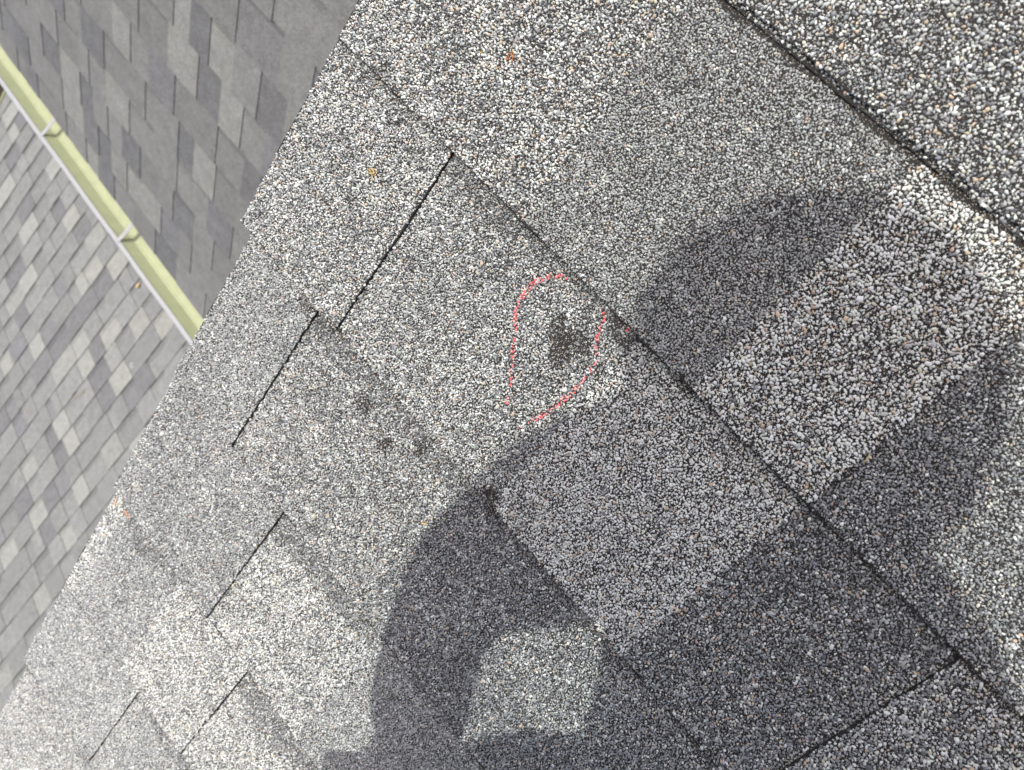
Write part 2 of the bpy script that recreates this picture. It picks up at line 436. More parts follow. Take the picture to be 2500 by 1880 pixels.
# the rest of the slope, away from the photograph: plain courses in one mesh
acc = Acc()
r = np.random.default_rng(5)
def plain(acc, u0, u1, vb, t, typ):
    z0 = t; a = vb+EXP+14
    def h(v): return t+STEP*(1-(v-vb)/EXP)-STEP
    P = [(u0, vb, h(vb)), (u1, vb, h(vb)), (u1, a, h(a)), (u0, a, h(a))]
    acc.quad(*P, MEAN[typ], 1)
    Q = [(x, y, z-STEP-1.2) for x, y, z in P]
    for i in range(4):
        j = (i+1) % 4; acc.quad(Q[i], Q[j], P[j], P[i], (.03, .03, .03), 0)
TY = ['L', 'MG', 'MB', 'Y', 'D2', 'LG', 'G', 'MM']
for row in range(-9, 12):
    vb = -EXP*row
    u = -322. if row not in ROWS else ROWS[row][-1][1]
    if row in ROWS: plain(acc, -318, u, vb, -1.2, 'MG')
    k = 0
    while u < 1500:
        w_ = r.uniform(90, 230); plain(acc, u, u+w_, vb, TOOTH*(k % 2), TY[r.integers(len(TY))]); u += w_; k += 1
link('shingle_course', acc.mesh('shingle_course'), near, (ASPHALT, FIELD, GRAN))

def box(acc, a, b, mi=0, col=(.3, .3, .3)):
    (x0, y0, z0), (x1, y1, z1) = a, b
    v = [(x0, y0, z0), (x1, y0, z0), (x1, y1, z0), (x0, y1, z0), (x0, y0, z1), (x1, y0, z1), (x1, y1, z1), (x0, y1, z1)]
    f = [(0, 3, 2, 1), (4, 5, 6, 7), (0, 1, 5, 4), (1, 2, 6, 5), (2, 3, 7, 6), (3, 0, 4, 7)]
    acc.add(v, f, [4]*6, np.array(col), mi)
a = Acc(); box(a, (-312, -1700, -28), (1500, 1430, -7)); link('roof_deck', a.mesh('roof_deck'), near, (TWIG,))
a = Acc(); box(a, (-316, -1700, -160), (-293, 1430, -29)); link('rake_board', a.mesh('rake_board'), near, (WOOD,))
a = Acc(); box(a, (-320, -1700, -32), (-313.5, 1430, -8)); box(a, (-320, -1700, -60), (-317, 1430, -32)); link('drip_edge', a.mesh('drip_edge'), near, (GUT_LIP,))
a = Acc(); box(a, (-120, -1400, -1500), (-20, 1400, -29)); link('wall', a.mesh('wall'), near, (WALL,))

ch = link('chalk_mark', CHALK.mesh('chalk_mark'), None, (GRAN,))
ch.matrix_world = ROOF
tag(ch, 'broken red chalk loop drawn around a bare bruise on the granulated shingle', 'chalk mark')

# ------------------------------------------------------------------ the two lower roofs
def plane_uv(q, P):
    Q = rod(q[:3]); d = rays(P) @ Q; t_ = -q[3]/d[:, 2]
    return d[:, 0]*t_, d[:, 1]*t_+q[4]
def plane_matrix(q):
    """local frame: x along the courses, y up the slope, z out, origin so that (u, v) are plane_uv"""
    Q = rod(q[:3]); o = CAM-Q[:, 2]*q[3]-Q[:, 1]*q[4]
    M = Matrix.Identity(4)
    for i in range(3):
        for j in range(3): M[i][j] = Q[i, j]
        M[i][3] = o[i]*.001
    return ROOF @ M
def px_pt(q, P):
    Q = rod(q[:3]); d = rays(P); t_ = -q[3]/(d @ Q[:, 2])
    return CAM+d*t_[:, None]

def far_roof(q, urange, vrange, slots, special, tones, seed, bandw, bandtone, wmin, wmax, right, step):
    """courses of laminated shingles; slots = (x, y) photo pixels in the middle of a slot, special = (x, y, tone);
    the thicker piece stands right (or left) of each slot and the thinner one carries the dark printed band"""
    acc = Acc(); r = np.random.default_rng(seed)
    rows = {}; tone_at = {}
    u, v = plane_uv(q, [(x, y) for x, y in slots])
    for a_, c_ in zip(u, v): rows.setdefault(int(math.floor(c_/EXP)), []).append(a_)
    u, v = plane_uv(q, [(x, y) for x, y, t_ in special])
    for a_, c_, sp_ in zip(u, v, special): tone_at.setdefault(int(math.floor(c_/EXP)), []).append((a_, sp_[2]))
    def tab(u0, u1, k, t, tone, band):
        vb = k*EXP; a = vb+EXP+12
        j0, j1 = r.normal(0, 1.2), r.normal(0, 1.2)
        def h(v): return t+step*(1-(v-vb)/EXP)
        cuts = [vb, vb+EXP-band, a] if band else [vb, a]
        for s0, s1 in zip(cuts[:-1], cuts[1:]):
            c = np.array(tone)*(bandtone if (band and s0 > vb) else 1)
            l0 = j0 if s0 == vb else 0; l1 = j1 if s0 == vb else 0
            acc.quad((u0, s0+l0, h(s0)), (u1, s0+l1, h(s0)), (u1, s1, h(s1)), (u0, s1, h(s1)), c, 1)
        P = [(u0, vb+j0, h(vb)), (u1, vb+j1, h(vb)), (u1, a, h(a)), (u0, a, h(a))]
        Q_ = [(x, y, z-step-t) for x, y, z in P]
        for i in range(4):
            j = (i+1) % 4; acc.quad(Q_[i], Q_[j], P[j], P[i], (.07, .068, .066), 1)
    for k in range(int(math.floor(vrange[0]/EXP)), int(math.ceil(vrange[1]/EXP))):
        sl = sorted(rows.get(k, []))
        sl = [x for i, x in enumerate(sl) if i == 0 or x-sl[i-1] > 50]
        # fill the stretches without a measured slot
        full = [urange[0]-r.uniform(0, 200)]
        for x in sl+[urange[1]]:
            while x-full[-1] > wmax*2.1: full.append(full[-1]+r.uniform(wmin, wmax)*1.7)
            full.append(x)
        for a_, c_ in zip(full[:-1], full[1:]):
            if c_-a_ < 3: continue
            f_ = r.uniform(.38, .62); m_ = a_+(c_-a_)*f_
            marks = sorted(x for x in tone_at.get(k, []) if a_ <= x[0] < c_)
            if len(marks) == 1 and c_-a_ > 150:        # put the change of tone beside the marked piece
                m_ = (a_+c_)/2
            for (p0, p1, first) in ((a_, m_, True), (m_, c_, False)):
                pick = r.random()
                tone = np.array(tones['mid'])*r.uniform(.91, 1.09)
                if pick < .05: tone = np.array(tones['light'])*r.uniform(.86, 1.)
                elif pick < .13: tone = np.array(tones['dark'])*r.uniform(1., 1.2)
                hit = [x for x in marks if p0 <= x[0] < p1]
                if hit: tone = np.array(hit[0][1])
                thick = first if right else not first
                tab(p0, p1, k, 2.6 if thick else 0., tone, 0 if thick else (bandw*r.uniform(.7, 1.15) if r.random() < .7 else 0))
    return acc
def clip(o, co, no):
    """cut away everything beyond a plane (world space)"""
    bm = bmesh.new(); bm.from_mesh(o.data); im = o.matrix_world.inverted()
    bmesh.ops.bisect_plane(bm, geom=bm.verts[:]+bm.edges[:]+bm.faces[:], plane_co=im @ co, plane_no=(im.to_3x3() @ no), clear_outer=True)
    bm.to_mesh(o.data); bm.free()

# --- steep slope with the gutter
QD = [.3717703, -.0477795, .0191220, 1015.58057, -159.74498]
uD, vD = plane_uv(QD, [(0, 0), (850, 0), (600, 500), (480, 770), (0, 90), (390, 640)])
TD = {'mid': (.170, .170, .163), 'light': (.212, .212, .197), 'dark': (.130, .130, .130)}
l, d = TD['light'], TD['dark']
SPD = [(1080, 60, 1212, 180, l), (1340, 190, 1490, 340, l), (395, 400, 505, 540, l), (1405, 640, 1520, 790, l), (1250, 990, 1330, 1110, l), (575, 930, 632, 1020, l),
       (725, 130, 815, 270, l), (1050, 340, 1240, 520, l), (700, 560, 850, 770, l), (915, 1250, 1050, 1450, l), (740, 1010, 890, 1200, l), (400, 530, 500, 640, l),
       (270, 240, 385, 360, d), (1225, 160, 1330, 300, d), (1260, 470, 1410, 600, d), (1130, 850, 1240, 980, d), (540, 240, 660, 390, d), (850, 950, 930, 1070, d),
       (1010, 1480, 1090, 1600, d), (515, 570, 600, 660, d), (1600, 560, 1770, 700, d), (1500, 1000, 1640, 1150, d), (1290, 1220, 1400, 1350, (.145, .145, .145)), (1630, 300, 1780, 450, (.155, .155, .152))]
SLD = [(515, 20, 535, 265), (718, 0, 728, 280), (1222, 0, 1212, 255), (1080, 150, 1072, 420), (950, 290, 955, 555), (500, 220, 510, 430), (675, 440, 690, 690), (810, 380, 822, 640), (1498, 240, 1485, 580), (1815, 175, 1775, 540), (2090, 0, 2035, 370), (1415, 490, 1398, 790), (1250, 640, 1245, 880), (1242, 900, 1235, 1140), (1040, 670, 1045, 870), (980, 840, 985, 1040), (780, 800, 785, 990), (600, 560, 605, 750), (530, 670, 548, 850), (475, 770, 490, 940), (350, 590, 365, 760), (165, 350, 178, 510), (712, 900, 720, 1085), (632, 970, 632, 1150), (910, 1150, 920, 1330), (1015, 1110, 1015, 1300), (1325, 1270, 1320, 1480), (1240, 1400, 1235, 1650), (1690, 820, 1680, 1080), (265, 330, 285, 520), (85, 80, 105, 270), (385, 280, 395, 440), (290, 0, 285, 150), (1507, 1240, 1500, 1480), (1560, 960, 1545, 1150), (855, 1290, 865, 1440), (20, 160, 35, 300)]
acc = far_roof(QD, (uD.min()-600, uD.max()+1500), (vD.min()-250, vD.max()+900), [((a_+c_)/2/2.599, (b_+d_)/2/2.599) for a_, b_, c_, d_ in SLD],
               [((a_+c_)/2/2.599, (b_+d_)/2/2.599, t_) for a_, b_, c_, d_, t_ in SPD], TD, 23, 24, .80, 95, 200, True, 5.2)
steep = empty('shingle_roof', plane_matrix(QD))
tag(steep, 'dark grey shingle roof slope draining into the green-stained gutter', 'roof')
bpy.context.view_layer.update()
so = link('shingle_course', acc.mesh('shingle_course'), steep, (ASPHALT, FARFIELD))
bpy.context.view_layer.update()
E = px_pt(QD, [(-6, 100), (492, 770)])
G0, G1 = W(E[0]), W(E[1])
gd = (G1-G0).normalized()
UP = Vector((0, 0, 1))
out = gd.cross(UP).normalized()
if out.y > 0: out = -out
clip(so, G0, out)

# --- low roof far below
QL = [-.321762392, .0424055201, 1.56445467, 2721.63638, 231.933228]
uL, vL = plane_uv(QL, [(0, 215), (0, 1760), (480, 780), (150, 1500), (20, 215), (300, 600)])
TL = {'mid': (.197, .200, .194), 'light': (.262, .265, .243), 'dark': (.150, .151, .152)}
l, d = TL['light'], TL['dark']
Bo, Ao, Co = ((0, 600), 2.381), ((0, 240), 2.381), ((0, 960), 2.381)
SB = [(485, 175, 600, 55, l), (452, 230, 512, 220, l), (592, 185, 685, 105, l), (112, 270, 168, 225, l), (30, 415, 150, 280, (.235, .237, .225)), (170, 645, 260, 560, l), (420, 610, 535, 480, l),
      (320, 730, 445, 630, (.25, .252, .235)), (585, 550, 670, 475, l), (625, 850, 765, 730, l), (590, 690, 715, 630, (.228, .23, .22)), (460, 710, 520, 680, l), (5, 700, 75, 650, l), (740, 500, 890, 370, (.25, .252, .232)), (900, 480, 985, 420, l),
      (92, 420, 165, 370, d), (352, 520, 432, 480, d), (500, 625, 605, 560, d), (535, 730, 620, 710, d), (430, 330, 520, 340, d), (560, 225, 630, 210, d), (790, 800, 880, 700, d), (70, 130, 165, 80, d), (560, 890, 640, 840, d), (80, 600, 150, 560, (.168, .168, .173))]
SA = [(20, 170, 95, 110, l), (60, 240, 120, 200, l), (275, 420, 350, 370, l), (360, 750, 460, 650, l), (115, 810, 200, 710, l), (30, 570, 80, 510, l), (80, 690, 165, 620, d), (100, 140, 180, 100, d), (30, 390, 100, 330, d), (430, 820, 530, 720, d), (300, 640, 385, 580, d)]
SC = [(330, 170, 390, 115, l), (375, 290, 450, 250, l), (430, 600, 520, 530, l), (170, 720, 265, 640, l), (5, 910, 90, 840, l), (125, 475, 220, 430, (.25, .252, .232)), (750, 330, 820, 270, l), (355, 870, 430, 820, l), (270, 245, 345, 210, d), (320, 370, 400, 350, d), (80, 660, 180, 590, d), (255, 610, 335, 550, d), (240, 810, 320, 760, d), (0, 180, 60, 120, d), (80, 220, 160, 150, (.168, .168, .172))]
def px(lst, o): return [(o[0][0]+(e[0]+e[2])/2/o[1], o[0][1]+(e[1]+e[3])/2/o[1])+tuple(e[4:]) for e in lst]
LA = [(290, 640, 340, 738), (285, 800, 335, 885), (425, 775, 465, 850), (405, 495, 450, 568), (190, 660, 235, 735), (430, 605, 472, 680), (170, 430, 198, 492), (30, 370, 75, 430), (310, 450, 365, 535), (585, 715, 615, 795), (155, 360, 190, 410), (60, 460, 110, 490)]
LB = [(20, 480, 65, 570), (120, 480, 165, 572), (225, 490, 270, 585), (270, 585, 320, 675), (410, 570, 455, 660), (105, 660, 150, 750), (530, 225, 585, 322), (400, 265, 440, 350), (405, 100, 445, 180), (285, 110, 330, 190), (315, 245, 350, 315), (555, 370, 605, 462), (765, 275, 800, 360), (690, 195, 735, 280), (105, 810, 150, 895),
      (0, 705, 30, 760), (445, 690, 490, 785), (675, 560, 720, 650), (725, 660, 775, 765), (890, 450, 940, 555), (740, 140, 790, 210), (485, 160, 530, 235), (190, 105, 235, 185), (30, 60, 65, 135), (30, 190, 75, 270), (515, 770, 555, 860), (855, 660, 900, 775), (185, 880, 225, 960), (325, 850, 370, 930), (575, 510, 615, 600), (420, 310, 440, 355), (140, 340, 180, 410)]
LC = [(75, 175, 110, 260), (120, 260, 160, 350), (265, 75, 310, 155), (330, 0, 372, 82), (430, 190, 475, 295), (675, 215, 722, 325), (440, 350, 485, 465), (485, 465, 530, 585), (120, 430, 155, 520), (155, 520, 195, 630), (355, 605, 400, 735), (470, 655, 520, 780), (160, 695, 200, 800), (225, 790, 270, 888), (340, 800, 395, 925),
      (365, 90, 430, 190), (610, 110, 675, 215), (260, 235, 305, 340), (305, 340, 350, 445), (555, 10, 610, 115), (720, 40, 765, 105), (310, 510, 355, 600), (0, 750, 30, 820), (150, 880, 185, 950), (635, 390, 690, 460), (20, 60, 65, 160), (190, 20, 225, 110)]
LD = [(265, 120, 325, 272), (205, 0, 250, 120), (255, 370, 320, 550), (0, 440, 45, 605), (0, 770, 40, 900), (450, 110, 500, 200)]
acc = far_roof(QL, (uL.min()-900, uL.max()+900), (vL.min()-900, vL.max()+300), px(LA, Ao)+px(LB, Bo)+px(LC, Co)+px(LD, ((0, 1340), 3.173)),
               px(SA, Ao)+px(SB, Bo)+px(SC, Co), TL, 31, 34, .80, 110, 250, False, 5.2)
low = empty('shingle_roof', plane_matrix(QL))
tag(low, 'pale grey shingle roof with light and dark tabs, lowest, below the gutter', 'roof')
lo = link('shingle_course', acc.mesh('shingle_course'), low, (ASPHALT, FARFIELD))
bpy.context.view_layer.update()
c0, c1 = [W(p) for p in px_pt(QL, [(0, 262), (24, 213)])]
ed = (c1-c0).normalized()
vdir = Vector([rod(QL[:3])[i, 1] for i in range(3)]); vdir = RX.to_3x3() @ vdir
cn = (vdir-ed*vdir.dot(ed)).normalized()
clip(lo, c0, cn)
# trim along that edge and the wall under the low roof
zl = Vector([rod(QL[:3])[i, 2] for i in range(3)]); zl = RX.to_3x3() @ zl
def prism(name, p0, p1, dirs, sizes, parent, m, extend=(0, 0)):
    """a bar from p0 to p1 (world) with cross-section spanned by two directions"""
    a_, b_ = dirs; d_ = (p1-p0).normalized(); p0 = p0-d_*extend[0]; p1 = p1+d_*extend[1]
    (a0, a1), (b0, b1) = sizes
    bm = bmesh.new()
    vs = [[bm.verts.new(p+a_*x+b_*y) for x, y in ((a0, b0), (a1, b0), (a1, b1), (a0, b1))] for p in (p0, p1)]
    for i in range(4): bm.faces.new((vs[0][i], vs[0][(i+1) % 4], vs[1][(i+1) % 4], vs[1][i]))
    bm.faces.new(vs[0]); bm.faces.new(vs[1][::-1]); bmesh.ops.recalc_face_normals(bm, faces=bm.faces)
    me = bpy.data.meshes.new(name); bm.to_mesh(me); bm.free()
    o = link(name, me, None, (m,))
    if parent is not None:
        o.parent = parent; o.matrix_parent_inverse = parent.matrix_world.inverted()
    return o
MOSS = simple('mossy_edge', (.23, .24, .13), .8, .3, .3, 40)
prism('edge_trim', c0, c1, (cn, zl), ((.002, .03), (-.03, .010)), low, MOSS, (.9, .9))
prism('wall', c0, c1, (cn, UP), ((-.42, -.30), (-3.2, -.06)), low, WALL, (.5, .5))
prism('wall', G0, G1, (out, UP), ((-.45, -.33), (-1.2, -.16)), steep, WALL, (.5, 1.2))

# ------------------------------------------------------------------ gutter along the eave of the steep slope
gut = empty('rain_gutter', Matrix.Translation((G0+G1)/2))
tag(gut, 'white eave gutter with a pale green stained channel below the dark slope', 'gutter')
bpy.context.view_layer.update()
GL0, GL1 = G0-gd*1.1, G1+gd*1.3
def sweep(name, prof, m, parent, closed=False):
    bm = bmesh.new(); rings = []
    L_ = (GL1-GL0).length; nseg = 60
    for i in range(nseg+1):
        p = GL0+gd*(L_*i/nseg)
        sag = Vector((0, 0, .0015*math.sin(i*.9)))
        rings.append([bm.verts.new(p+sag+out*x+UP*z) for x, z in prof])
    k = len(prof)
    for i in range(nseg):
        for j in range(k if closed else k-1):
            j2 = (j+1) % k
            bm.faces.new((rings[i][j], rings[i][j2], rings[i+1][j2], rings[i+1][j]))
    if closed:
        bm.faces.new(rings[0]); bm.faces.new(rings[-1][::-1])
    bmesh.ops.recalc_face_normals(bm, faces=bm.faces)
    me = bpy.data.meshes.new(name); bm.to_mesh(me); bm.free()
    for p in me.polygons: p.use_smooth = False
    o = link(name, me, None, (m,)); o.parent = parent; o.matrix_parent_inverse = parent.matrix_world.inverted()
    return o
GO = .098      # how far the channel reaches beyond the shingle edge
GT = -.012     # height of the lip against the shingle edge
DP = .052      # depth
IN = [(-.045, GT+.006), (-.045, GT-DP), (GO-.034, GT-DP), (GO-.024, GT-DP+.006), (GO-.002, GT-.004)]
OUTP = [(x+(.0016 if x > 0 else -.0016), z-.0016) for x, z in IN]
OUTP = [(-.0466, GT+.006), (-.0466, GT-DP-.002), (GO-.033, GT-DP-.002), (GO-.0215, GT-DP+.005), (GO+.0005, GT-.004)]
sweep('channel', IN+OUTP[::-1], GUT_IN, gut, True)
sweep('lip', [(GO-.003, GT-.004), (GO-.003, GT+.0005), (GO+.002, GT+.003), (GO+.013, GT+.003), (GO+.0165, GT), (GO+.0165, GT-.013), (GO+.014, GT-.013), (GO+.013, GT-.004), (GO+.001, GT-.004)], GUT_LIP, gut, True)
# hangers: a flat strap from the lip to the back of the channel
def along(px):
    """distance along the gutter of the point seen at a pixel (plane through the lip)"""
    d_ = RX.to_3x3() @ Vector(rays([px])[0]); c_ = W(CAM)
    z_ = G0.z+GT; tt = (z_-c_.z)/d_.z; p_ = c_+d_*tt
    return (p_-G0).dot(gd)
s1, s2 = along((119, 326)), along((312, 594))
sp = s2-s1
for i in range(-1, 3):
    c = G0+gd*(s1+sp*i)
    bm = bmesh.new()
    prof = [(-.043, .010), (-.02, .006), (.01, .0), (GO-.02, -.001), (GO-.004, .002), (GO+.006, .0065)]
    wv = .0085
    rows_ = [[bm.verts.new(c+out*x+UP*(GT+z+dz)+gd*s_) for s_ in (-wv, wv)] for x, z in prof for dz in (0,)]
    for a_, b_ in zip(rows_[:-1], rows_[1:]): bm.faces.new((a_[0], a_[1], b_[1], b_[0]))
    g_ = bmesh.ops.extrude_face_region(bm, geom=bm.faces[:])
    for v_ in g_['geom']:
        if isinstance(v_, bmesh.types.BMVert): v_.co += UP*-.0016
    bmesh.ops.recalc_face_normals(bm, faces=bm.faces)
    me = bpy.data.meshes.new('strap'); bm.to_mesh(me); bm.free()
    o = link('strap', me, None, (STRAPM,)); o.parent = gut; o.matrix_parent_inverse = gut.matrix_world.inverted()
# silt along the back of the channel
bm = bmesh.new(); L_ = (GL1-GL0).length; prev = None; r = random.Random(3)
for i in range(240):
    s_ = L_*i/239; wd = .010+.007*math.sin(i*.31)+.006*math.sin(i*.113+1)+r.uniform(-.003, .003)
    p = GL0+gd*s_
    cur = [bm.verts.new(p+out*-.0445+UP*(GT-DP+.006)), bm.verts.new(p+out*(-.022+wd)+UP*(GT-DP+.004)), bm.verts.new(p+out*(-.006+wd*1.4)+UP*(GT-DP+.0004))]
    if prev:
        for k in range(2): bm.faces.new((prev[k], cur[k], cur[k+1], prev[k+1]))
    prev = cur
me = bpy.data.meshes.new('silt'); bm.to_mesh(me); bm.free()
o = link('silt', me, None, (DIRT,)); o.parent = gut; o.matrix_parent_inverse = gut.matrix_world.inverted()

# ------------------------------------------------------------------ litter
def on_plane(q, px, lift):
    p = px_pt(q, [px])[0]; n_ = rod(q[:3])[:, 2]
    return W(p+n_*lift)
def leaf(center, nrm, size, ang, label, curl=.25, m=LEAF):
    nrm = nrm.normalized(); x = nrm.orthogonal().normalized(); x = Matrix.Rotation(ang, 3, nrm) @ x; y = nrm.cross(x)
    bm = bmesh.new(); n_ = 9; rows_ = []
    for i in range(n_):
        f = i/(n_-1); w_ = size*.30*math.sin(math.pi*f**.8)**.8*(1+.15*math.sin(i*2.3)); s_ = (f-.5)*size
        rows_.append([bm.verts.new(center+x*s_+y*w_*k+nrm*(curl*abs(k)*w_+curl*size*.25*(2*f-1)**2+.001)) for k in (-1, -.5, 0, .5, 1)])
    for a_, b_ in zip(rows_[:-1], rows_[1:]):
        for k in range(4): bm.faces.new((a_[k], a_[k+1], b_[k+1], b_[k]))
    e_ = bmesh.ops.extrude_face_region(bm, geom=bm.faces[:])
    for v_ in e_['geom']:
        if isinstance(v_, bmesh.types.BMVert): v_.co -= nrm*.0006
    bmesh.ops.recalc_face_normals(bm, faces=bm.faces)
    me = bpy.data.meshes.new('fallen_leaf'); bm.to_mesh(me); bm.free()
    return tag(link('fallen_leaf', me, None, (m,)), label, 'leaf', 'scattered dry leaves')
def tube(name, pts, rads, m, label=None, cat=None, sides=6):
    bm = bmesh.new(); prev = None; pts = [Vector(p) for p in pts]
    for i, p in enumerate(pts):
        d_ = (pts[min(i+1, len(pts)-1)]-pts[max(i-1, 0)]).normalized(); x = d_.orthogonal().normalized(); y = d_.cross(x)
        cur = [bm.verts.new(p+(x*math.cos(a_)+y*math.sin(a_))*rads[i]) for a_ in [2*math.pi*k/sides for k in range(sides)]]
        if prev:
            for k in range(sides): bm.faces.new((prev[k], prev[(k+1) % sides], cur[(k+1) % sides], cur[k]))
        else: bm.faces.new(cur[::-1])
        prev = cur
    bm.faces.new(prev); bmesh.ops.recalc_face_normals(bm, faces=bm.faces)
    me = bpy.data.meshes.new(name); bm.to_mesh(me); bm.free()
    o = link(name, me, None, (m,))
    if label: tag(o, label, cat)
    return o
zd = RX.to_3x3() @ Vector([rod(QD[:3])[i, 2] for i in range(3)])
leaf(on_plane(QL, (342, 698), 12), zl, .036, .6, 'small tan leaf lying on the pale low roof near the gutter lip')
dg = RX.to_3x3() @ Vector(rays([(381, 642)])[0]); cw = W(CAM); tt = (G0.z+GT-DP+.008-cw.z)/dg.z
leaf(cw+dg*tt, UP, .030, 1.9, 'tan leaf scrap lying in the green gutter channel')
tube('twig', [on_plane(QL, p, 13+3*math.sin(i)) for i, p in enumerate([(183, 977), (192, 969), (201, 963), (207, 956), (211, 948)])], [.0012, .0022, .0025, .0024, .0012], TWIG, 'longer curved dry twig lying across the pale low roof tabs', 'twig')
tube('twig', [on_plane(QL, p, 13+2*math.sin(i)) for i, p in enumerate([(67, 1013), (69, 1004), (73, 998), (74, 994)])], [.0014, .0024, .0022, .0012], TWIG, 'short dry twig on the pale low roof, beside the picture edge', 'twig')
rc = on_plane(QL, (327, 892), 13)
ux = (on_plane(QL, (331, 892), 13)-rc); uy = (on_plane(QL, (327, 897), 13)-rc)
tube('plastic_ring', [rc+ux*math.cos(a_)*(1.1+.3*math.sin(a_*1))+uy*math.sin(a_)*(.9+.2*math.cos(a_)) for a_ in [.5+k*.36 for k in range(16)]], [.0016]*16, CHIP, 'tiny white open ring on a grey tab of the low roof', 'ring')
NQ = lambda u, v, z: W((u, v, z))
qn = plane_uv  # (near-roof needle is placed by roof coordinates)
dN = rays([(2108, 1130), (2114, 1124), (2119, 1119), (2122, 1112), (2123, 1107)]); tN = -(CAM[2]-4.5)/dN[:, 2]; pN = CAM+dN*tN[:, None]
tube('dry_needle', [W(p) for p in pN], [.0002, .0004, .0004, .0004, .0002], STRAW, 'tiny curved straw needle stuck at the right edge of the whitish tab', 'needle')

# ------------------------------------------------------------------ ground
bm = bmesh.new(); n_ = 40; S_ = 400
g = [[bm.verts.new(((i/n_-.5)*S_, (j/n_-.5)*S_, .15*math.sin(i*1.7)*math.cos(j*1.3))) for j in range(n_+1)] for i in range(n_+1)]
for i in range(n_):
    for j in range(n_): bm.faces.new((g[i][j], g[i+1][j], g[i+1][j+1], g[i][j+1]))
me = bpy.data.meshes.new('ground'); bm.to_mesh(me); bm.free()
tag(link('ground', me, None, (SOIL,)), 'dark bare soil far below the roofs', 'ground', kind='structure')

# ------------------------------------------------------------------ the photographer, kneeling just outside the picture
SKIN = simple('skin', (.50, .30, .21), .55, .4, .06, 60)
SHIRT = simple('cotton_shirt', (.72, .70, .66), .9, .2, .12, 90, .2)  # made pale to bounce fill light into the shaded shingles
JEANS = simple('denim', (.30, .33, .38), .9, .2, .2, 120, .2)  # lightened too, for bounced fill
HAIRM = simple('brown_hair', (.05, .03, .02), .6, .4, .3, 200)
SHOE = simple('work_shoe', (.10, .07, .05), .7, .3, .15, 60)
PHM = simple('phone_case', (.02, .02, .022), .35, .5)
def up_sun(u, v, w):
    """the point at height w whose shadow falls at (u, v) on the slope"""
    return np.array([u+SUNR[0]*w, v+SUNR[1]*w, w])
def skinned(name, verts, edges, radii, m, parent, sub=2):
    me = bpy.data.meshes.new(name)
    me.from_pydata([tuple(W(p)) for p in verts], edges, [])
    o = link(name, me, parent, ())
    if parent is not None: o.matrix_parent_inverse = parent.matrix_world.inverted()
    md = o.modifiers.new('Skin', 'SKIN')
    for i, r_ in enumerate(radii):
        a_ = r_ if isinstance(r_, tuple) else (r_, r_)
        me.skin_vertices[0].data[i].radius = (a_[0]*.001, a_[1]*.001)
    me.skin_vertices[0].data[0].use_root = True
    o.modifiers.new('Sub', 'SUBSURF').levels = sub; o.modifiers['Sub'].render_levels = sub
    bpy.context.view_layer.update()
    dg_ = bpy.context.evaluated_depsgraph_get()
    m2 = bpy.data.meshes.new_from_object(o.evaluated_get(dg_)); o.modifiers.clear(); o.data = m2
    m2.name = name; m2.materials.clear(); m2.materials.append(m)
    for p_ in m2.polygons: p_.use_smooth = True
    return o
A3 = lambda *a_: np.array(a_, float)
head = up_sun(3, -112, 800); neck = up_sun(8, -140, 690); chest = up_sun(166, -240, 700); belly = up_sun(212, -452, 560); pelvis = up_sun(322, -680, 410)
shL = up_sun(-8, -180, 690); elL = up_sun(-56, -348, 540); wrL = up_sun(0, -480, 440)
shR = up_sun(225, -270, 690); elR = up_sun(232, -200, 500); wrR = up_sun(150, -172, 515)
knL = A3(62, -590, 78); knR = A3(430, -700, 78); hipL = pelvis+A3(-85, -30, -25); hipR = pelvis+A3(90, 20, -25)
anL = A3(250, -960, 60); anR = A3(620, -1040, 60); toL = A3(300, -1060, 35); toR = A3(680, -1140, 35)
per = empty('person', ROOF @ Matrix.Translation((.32, -.7, 0)))
tag(per, 'person kneeling on the shingles in a pale shirt, leaning forward with a phone', 'person')
bpy.context.view_layer.update()
C0, C1, C2 = A3(20, -125), A3(-20, -235), A3(85, -148)        # shadow of the phone: corner, long edge, short edge
PW = 522
pc = [up_sun(*(C0), PW), up_sun(*(C1), PW), up_sun(*(C1+C2-C0), PW), up_sun(*(C2), PW)]
ex_ = (pc[1]-pc[0]); ey_ = (pc[3]-pc[0]); ez_ = np.cross(ex_, ey_); ez_ /= np.linalg.norm(ez_)
if ez_[2] < 0: ez_ = -ez_
